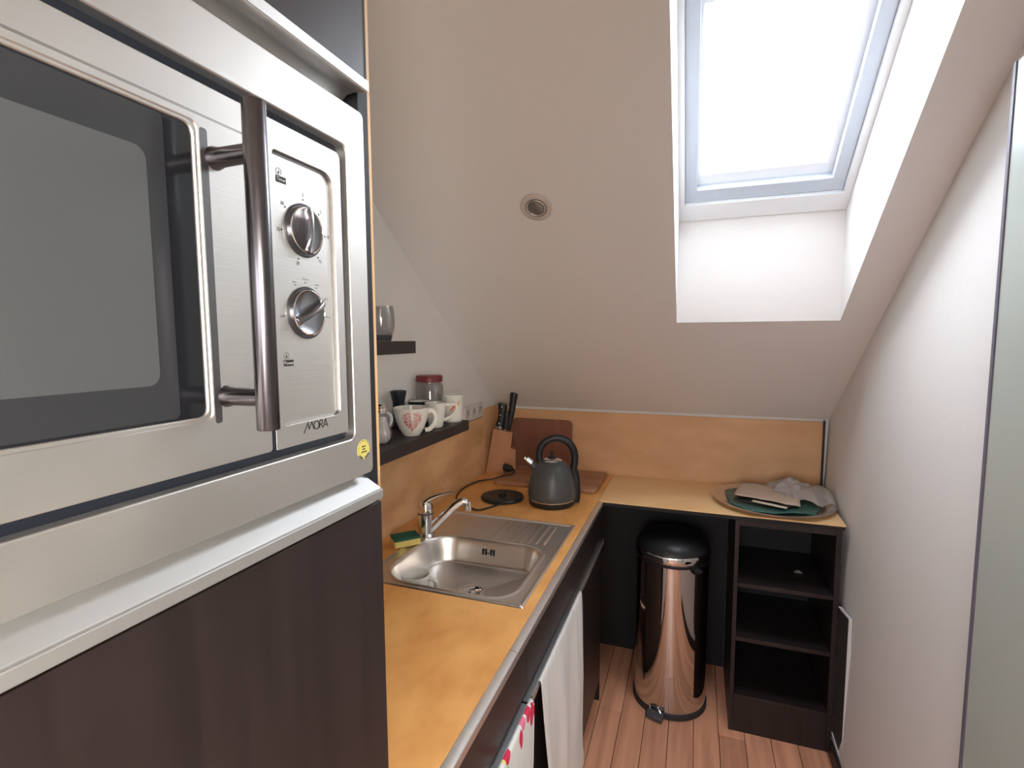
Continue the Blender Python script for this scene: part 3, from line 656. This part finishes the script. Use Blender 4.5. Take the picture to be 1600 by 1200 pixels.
def knife(label, u, v, z0, L_, lean, wd, th, rivets, loc_label=None):
    t = thing('kitchen_knife', label, 'knife', kw(u, v, z0), .30, 'knives in the wooden block', local=True)
    ax = Vector((math.sin(lean), 0, math.cos(lean))); sd = Vector((math.cos(lean), 0, -math.sin(lean)))
    ls = []
    n = 14
    for i in range(n + 1):
        s0 = i / n; wv = wd * (1 - .18 * math.sin(PI * s0) + (.10 * s0)) * (1 if 0 < i < n else .8)
        c0 = ax * L_ * s0 + sd * (.004 * math.sin(PI * s0 * 1.2))
        ls.append([c0 + sd * wv / 2 * math.cos(q) + Vector((0, th / 2 * math.sin(q), 0)) for q in [2 * PI * k_ / 16 for k_ in range(16)]])
    part('handle', M().loops(ls), BLACK, t)
    part('bolster', M().loops([[ax * s0 + sd * wd * .46 * math.cos(q) + Vector((0, th * .46 * math.sin(q), 0)) for q in [2 * PI * k_ / 14 for k_ in range(14)]] for s0 in (-.008, .001)]), KNOBM, t)
    part('blade', M().loops([[ax * -.004 + sd * a + Vector((0, b, 0)) for a, b in ((-wd * .4, -.0008), (wd * .4, -.0008), (wd * .4, .0008), (-wd * .4, .0008))], [ax * -.13 + sd * a + Vector((0, b, 0)) for a, b in ((-wd * .4, -.0003), (0, -.0003), (0, .0003), (-wd * .4, .0003))]]), KNOBM, t)
    for s0 in rivets:
        p_ = ax * L_ * s0; r_ = M()
        for sg_ in (-1,): r_.lathe([(.0022, sg_ * (th / 2 + .0004)), (.0022, sg_ * (th / 2 - .002))], (p_.x - sd.x * wd * .1, 0, p_.z - sd.z * wd * .1), 12, axis='y')
        part('rivet', r_, ALU, t)
knife('black riveted knife handle leaning left in the wooden block', .070, .042, .232, .118, .16, .046, .018, (.14, .5, .86))
knife('longest black knife handle rising above the others in the block', .108, .046, .214, .205, .20, .037, .022, ())
knife('short black knife handle behind the riveted one in the block', .098, .022, .220, .090, .12, .030, .017, ())

# ------------------------------------------------------------------ chopping boards
b1 = tag(part('chopping_board', M().prism(rr(-.872, -.392, 2.170, 2.486, .018, 5), 'z', ZC + .0005, ZC + .0185), BOARDP, bevel=.004), 'pale pinkish wooden chopping board lying flat behind the kettle', 'chopping board')
lb = M(); bp = rr(-.895, -.575, 0, .262, .025, 5); la = math.radians(7)
lb.loops([[(u, 2.489 + v * math.sin(la) - o_ * math.cos(la), ZC + .0012 + v * math.cos(la) + o_ * math.sin(la)) for u, v in bp] for o_ in (0, -.016 + .032)] if 0 else [[(u, 2.505 - .016 + v * .062 + o_, ZC + .001 + v) for u, v in bp] for o_ in (0, .014)])
tag(part('chopping_board', lb, BOARDR, bevel=.003), 'dark reddish chopping board leaning upright against the splashback behind the kettle', 'chopping board')

# ------------------------------------------------------------------ mug in the sink
sm = mug('patterned_cup', 'small cream cup with line pattern standing in the sink basin', 'cup', (-.764, 1.280, ZC - .0840), -.1,
    [(.026, 0), (.032, .006), (.038, .025), (.0405, .045), (.042, .068)], CERAM, [(.038, .008, .056), (.052, .008, .060), (.064, .010, .050), (.062, .010, .030), (.048, .008, .016), (.034, .006, .014)], hr=.005, hflat=1.5)
zg = M()
for i in range(36):
    a = 2 * PI * i / 36
    for (z0, z1) in ((.030, .060),):
        vs = []
        for z, da in ((z0, 0), (z1, .09)):
            r_ = prof_r([(.026, 0), (.032, .006), (.038, .025), (.0405, .045), (.042, .068)], z) + .0003
            for w_ in (-.010, .010): vs.append((r_ * math.cos(a + da + w_), r_ * math.sin(a + da + w_), z))
        zg.add(vs, [(0, 1, 3, 2)])
part('line_pattern', zg, GREYINK, sm, kind='stuff', label='fine grey line pattern')

# ------------------------------------------------------------------ tray with papers
tx, ty, TR = .310, 2.291, .229
tr = tag(part('round_tray', M().lathe([(.150, .001), (.170, .001), (.185, .006), (.205, .012), (.222, .016), (.228, .017), (.229, .0185), (.226, .0195), (.205, .0145), (.186, .0085), (.168, .0035), (.001, .0030)], (tx, ty, ZC), 72), mat('tray_steel', (.74, .74, .73), .18, metal=1)), 'large round stainless steel tray on the worktop by the right wall', 'tray')
def sheet(name, corners, mt, nu=14, nv=10, amp=.004, seed=1, thick=.0006, edgejag=0):
    random.seed(seed); ph = [random.uniform(0, 6) for _ in range(6)]; mb = M(); vs = []; fs = []
    c = [Vector(q) for q in corners]
    for j_ in range(nv + 1):
        for i_ in range(nu + 1):
            u, v = i_ / nu, j_ / nv
            p_ = (c[0] * (1 - u) + c[1] * u) * (1 - v) + (c[3] * (1 - u) + c[2] * u) * v
            n_ = amp * (math.sin(u * 7 + ph[0] + v * 2) * .5 + math.sin(v * 6 + ph[1] + u * 3) * .5 + .4 * math.sin(u * 13 + v * 11 + ph[2]))
            vs.append((p_.x, p_.y, p_.z + abs(n_)))
    for j_ in range(nv):
        for i_ in range(nu):
            a = j_ * (nu + 1) + i_; fs.append((a, a + 1, a + nu + 2, a + nu + 1))
    return part(name, mb.add(vs, fs), mt, solid=thick, angle=60)
z0 = ZC + .005
gs = M()
gpoly = [(.135, 2.40), (.150, 2.21), (.205, 2.135), (.30, 2.125), (.37, 2.16), (.445, 2.165), (.475, 2.24), (.455, 2.38), (.36, 2.44), (.22, 2.455)]
gs.loops([[(a, b, z0) for a, b in gpoly], [(a, b, z0 + .006) for a, b in gpoly]])
tag(part('green_folder', gs, GREENC, bevel=.004), 'dark green card folder lying on the round steel tray', 'folder')
tag(sheet('brown_paper', [(.165, 2.235, z0 + .030), (.40, 2.195, z0 + .016), (.42, 2.37, z0 + .034), (.20, 2.39, z0 + .046)], PAPER, amp=.004, seed=3, thick=.001), 'brown paper sheet lying on top of the green folder', 'paper')
tag(sheet('paper_strip', [(.225, 2.185, z0 + .024), (.345, 2.150, z0 + .018), (.350, 2.165, z0 + .020), (.232, 2.203, z0 + .026)], mat('cream_paper', (.72, .60, .46), .7), amp=.001, seed=4, thick=.001), 'narrow cream paper strip in front of the brown paper on the tray', 'paper')
tag(sheet('black_envelope', [(.160, 2.215, z0 + .015), (.335, 2.165, z0 + .014), (.42, 2.23, z0 + .018), (.20, 2.30, z0 + .030)], BLACK, amp=.001, seed=4, thick=.002), 'black envelope tucked under the brown paper on the tray', 'envelope')
# crumpled bag
import mathutils
bgm = M(); vs = []; fs = []; n1, n2 = 26, 14
for j_ in range(n2 + 1):
    for i_ in range(n1):
        a = 2 * PI * i_ / n1; v = j_ / n2; ph_ = v * PI / 2
        rx, ry, rz = .105, .075, .062
        nz = mathutils.noise.noise(Vector((math.cos(a) * 2.1, math.sin(a) * 2.1, v * 3.2))) * .5 + mathutils.noise.noise(Vector((math.cos(a) * 5, math.sin(a) * 5, v * 7))) * .28
        q = 1 + .42 * nz
        vs.append((.405 + rx * math.cos(a) * math.cos(ph_ * .98) * q, 2.375 + ry * math.sin(a) * math.cos(ph_ * .98) * q, z0 + .024 + rz * math.sin(ph_) * q * (.75 + .25 * math.cos(a + 2))))
for j_ in range(n2):
    for i_ in range(n1):
        fs.append((j_ * n1 + i_, j_ * n1 + (i_ + 1) % n1, (j_ + 1) * n1 + (i_ + 1) % n1, (j_ + 1) * n1 + i_))
bgm.add(vs, fs)
pbg = thing('plastic_bag', 'crumpled translucent plastic bag on the tray against the wall', 'bag', (.40, 2.37, z0 + .02))
BAGM = mat('bag_film', (.54, .48, .44), .35, alpha=.75)
part('bag_body', bgm, BAGM, pbg, angle=25, solid=.0006)
fl_ = M(); vs = []; fs = []
for j_ in range(9):
    for i_ in range(9):
        u, v = i_ / 8, j_ / 8
        vs.append((.37 + .150 * u + .02 * v, 2.345 - .105 * v * (1 - .5 * abs(u - .45)) + .02 * math.sin(u * 9), z0 + .066 - .040 * v * v - .02 * u * u * v + .006 * math.sin(u * 11 + v * 4)))
for j_ in range(8):
    for i_ in range(8):
        a = j_ * 9 + i_; fs.append((a, a + 1, a + 10, a + 9))
part('bag_flap', fl_.add(vs, fs), BAGM, pbg, angle=40, solid=.0006)

# ------------------------------------------------------------------ open shelf unit (right, under the worktop)
su = thing('open_shelf_unit', 'dark open shelf unit with three openings under the far worktop', 'shelf unit', (.345, 2.3, 0))
UX0, UX1, UY0, UY1 = .163, .5185, 2.0925, 2.50
part('side_panel', M().box(UX0, UX0 + .015, UY0, UY1, 0, ZC - .0205), DARK, su, bevel=.0008, seg=1)
part('side_panel', M().box(UX1 - .018, UX1, UY0, UY1, 0, ZC - .0205), DARK, su, bevel=.0008, seg=1)
part('back_panel', M().box(UX0 + .0155, UX1 - .0185, UY1 - .01, UY1, .0, ZC - .0205), BLACKIN, su)
part('top_rail', M().box(UX0 + .0155, UX1 - .0185, UY0 + .001, UY0 + .017, .842, ZC - .0205), DARK, su)
for z in (.612, .393, .155):
    part('shelf', M().box(UX0 + .0155, UX1 - .0185, UY0 + .001, UY1 - .0105, z - .016, z), DARK, su, bevel=.0008, seg=1)
part('plinth', M().box(UX0 + .0155, UX1 - .0185, UY0 + .002, UY0 + .018, 0, .1385), DARK, su)
tag(part('small_speck', M().prism([(.398, .6122), (.432, .6122), (.424, .6200), (.414, .6235), (.404, .6180)], 'y', 2.26, 2.275), mat('speck_grey', (.25, .24, .23), .5), bevel=.002), 'tiny pale clip lying on the top opening of the shelf unit', 'speck')  # small grey wedge standing on the upper shelf
# dark wall lining of the niche behind the bin
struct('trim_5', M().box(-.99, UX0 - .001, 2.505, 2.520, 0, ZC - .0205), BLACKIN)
# leaning white-edged board at the right wall
pv = thing('edged_board', 'thin dark board with white edges leaning beside the shelf unit', 'board', (.53, 2.03, 0))
fA, fB = Vector((.5195, 2.088, 0)), Vector((.5260, 1.985, 0))
def bd(k0, k1, z0_, z1_, off):
    a = fA.lerp(fB, k0); b = fA.lerp(fB, k1); n_ = Vector((-1, -.05, 0)).normalized() * off
    return a, b, n_
pm = M(); 
pm.loops([[(fA.x, fA.y, .09), (fB.x, fB.y, .062), (fB.x, fB.y, .585), (fA.x, fA.y, .575)], [(fA.x + .007, fA.y, .09), (fB.x + .007, fB.y, .062), (fB.x + .007, fB.y, .585), (fA.x + .007, fA.y, .575)]])
part('panel', pm, mat('panel_grey', (.055, .052, .050), .5), pv)
WE = mat('white_edge', (.72, .71, .70), .5)
part('near_edge', M().box(fB.x - .002, fB.x + .0085, fB.y - .004, fB.y - .0005, .055, .588), WE, pv, label='white edge band')
part('top_edge', M().loops([[(fA.x - .003, fA.y, .5765), (fA.x + .0085, fA.y, .5765), (fA.x + .0085, fA.y, .580), (fA.x - .003, fA.y, .580)], [(fB.x - .002, fB.y, .5865), (fB.x + .0085, fB.y, .5865), (fB.x + .0085, fB.y, .590), (fB.x - .002, fB.y, .590)]]), WE, pv, label='white edge band')
part('bottom_edge', M().loops([[(fA.x - .003, fA.y, .085), (fA.x + .008, fA.y, .085), (fA.x + .008, fA.y, .0885), (fA.x - .003, fA.y, .0885)], [(fB.x - .003, fB.y, .0565), (fB.x + .008, fB.y, .0565), (fB.x + .008, fB.y, .0605), (fB.x - .003, fB.y, .0605)]]), WE, pv, label='white edge band')
struct('baseboard_right', M().loops([[(.508, 2.09, 0), (.5225, 2.09, 0), (.5225, 2.09, .05), (.512, 2.09, .05)], [(.508, 1.27, 0), (.5225, 1.27, 0), (.5225, 1.27, .05), (.512, 1.27, .05)]]), DARK)

# ------------------------------------------------------------------ pedal bin
bxc, byc = -.070, 2.215
bn = thing('pedal_bin', 'tall shiny chrome pedal bin with a black domed lid in the dark niche', 'bin', (bxc, byc, 0))
part('base_ring', M().lathe([(.150, 0), (.153, .003), (.153, .022), (.149, .027)], (bxc, byc, 0), 64), RUBBER, bn)
part('body', M().lathe([(.148, .0275), (.148, .640)], (bxc, byc, 0), 96), mat('polished_steel', (.62, .60, .58), .045, metal=1), bn)
part('collar', M().lathe([(.1485, .6405), (.151, .642), (.151, .652), (.1485, .654)], (bxc, byc, 0), 64), BLACK, bn)
part('rim', M().lathe([(.1495, .6545), (.1505, .656), (.1505, .682), (.148, .686)], (bxc, byc, 0), 64), CHROME, bn, label='polished rim band')
part('lid', M().lathe([(.147, .6865), (.149, .689), (.147, .696), (.137, .713), (.112, .731), (.070, .742), (.001, .746)], (bxc, byc, 0), 64), BLACK, bn, label='black domed lid')
pd = part('pedal', M().loops([[(-.155, 2.047, .004), (-.090, 2.026, .004), (-.090, 2.026, .020), (-.155, 2.047, .022)], [(-.148, 2.080, .006), (-.083, 2.059, .006), (-.083, 2.059, .026), (-.148, 2.080, .028)]]), mat('pedal_grey', (.07, .07, .075), .5), bn, bevel=.003, label='grey foot pedal')
part('pedal_bracket', M().tube(smooth_path([(-.140, 2.074, .026), (-.136, 2.080, .040), (-.110, 2.070, .040), (-.095, 2.060, .026)], 4), .0028, 8), CHROME, pd)
part('carry_latch', M().tube([(.015, 2.058, .655), (.020, 2.050, .655), (.045, 2.060, .650)], [.014, .016, .009], 14), BLACK, bn)

# ------------------------------------------------------------------ towels
def towel(name, label, y0, y1, ztop, drop, mt, folds, amp, skew=0, seed=2, hem=None, flare=0):
    random.seed(seed); mb = M(); vs = []; fs = []; nu, nv = 56, 60
    xb = XC + .0145
    for j_ in range(nv + 1):
        v = j_ / nv
        for i_ in range(nu + 1):
            u = i_ / nu
            if v < .06:      # tucked over the rail
                t = v / .06; ang = PI * (1 - t); xx = XC + .0108 + .0040 * math.cos(ang); z = ztop + .0032 * math.sin(ang) - (0.010 * (1 - t)); d = 0
            else:
                d = (v - .06) / .94; z = ztop - drop * d * (1 - flare * (1 - u) * .0) - skew * d * (u - .5)
                xx = xb + .004 + amp * min(1, d * 2.2) * (1 + math.sin(u * folds * 2 * PI + .8 + d * .8) + .4 * math.sin(u * folds * 4.4 * PI + d * 2)) * .6
            y = y0 + (y1 - y0) * u + (u - .5) * -.04 * d * math.sin(d * 2) + .07 * u ** 5 * d ** 7
            vs.append((xx, y, z))
    for j_ in range(nv):
        for i_ in range(nu):
            a = j_ * (nu + 1) + i_; fs.append((a, a + 1, a + nu + 2, a + nu + 1))
    t = thing(name, label, 'towel', (XC + .02, (y0 + y1) / 2, ztop - drop), 0, None)
    part('cloth', mb.add(vs, fs), mt, t, solid=.0016, angle=80)
    # hem along the far edge
    hm = [vs[j_ * (nu + 1) + nu] for j_ in range(5, nv + 1)]
    part('hem', M().tube([(a, b + .0015, c_) for a, b, c_ in hm][::3], .0022, 6), hem or mt, t)
    return t
towel('tea_towel', 'grey-white cotton tea towel hanging from the cabinet rail', 1.135, 1.605, .728, .585, TOWEL, 2.4, .015, skew=.03, seed=5, hem=TEXTB)
towel('fruit_tea_towel', 'white tea towel with a colourful fruit print hanging nearer the viewer', .72, 1.068, .728, .50, FRUIT, 1.6, .010, seed=9)

# ------------------------------------------------------------------ frosted glass door at right
gd = struct('door_1', M().box(XR(1) - .022, XR(1) - .014, .12, 1.205, .01, 2.05), FROST, bevel=.001)
part('edge_seal', M().box(XR(1) - .024, XR(1) + .004, 1.2055, 1.214, .01, 2.05), mat('seal_grey', (.16, .15, .20), .5), gd, label='dark edge seal')
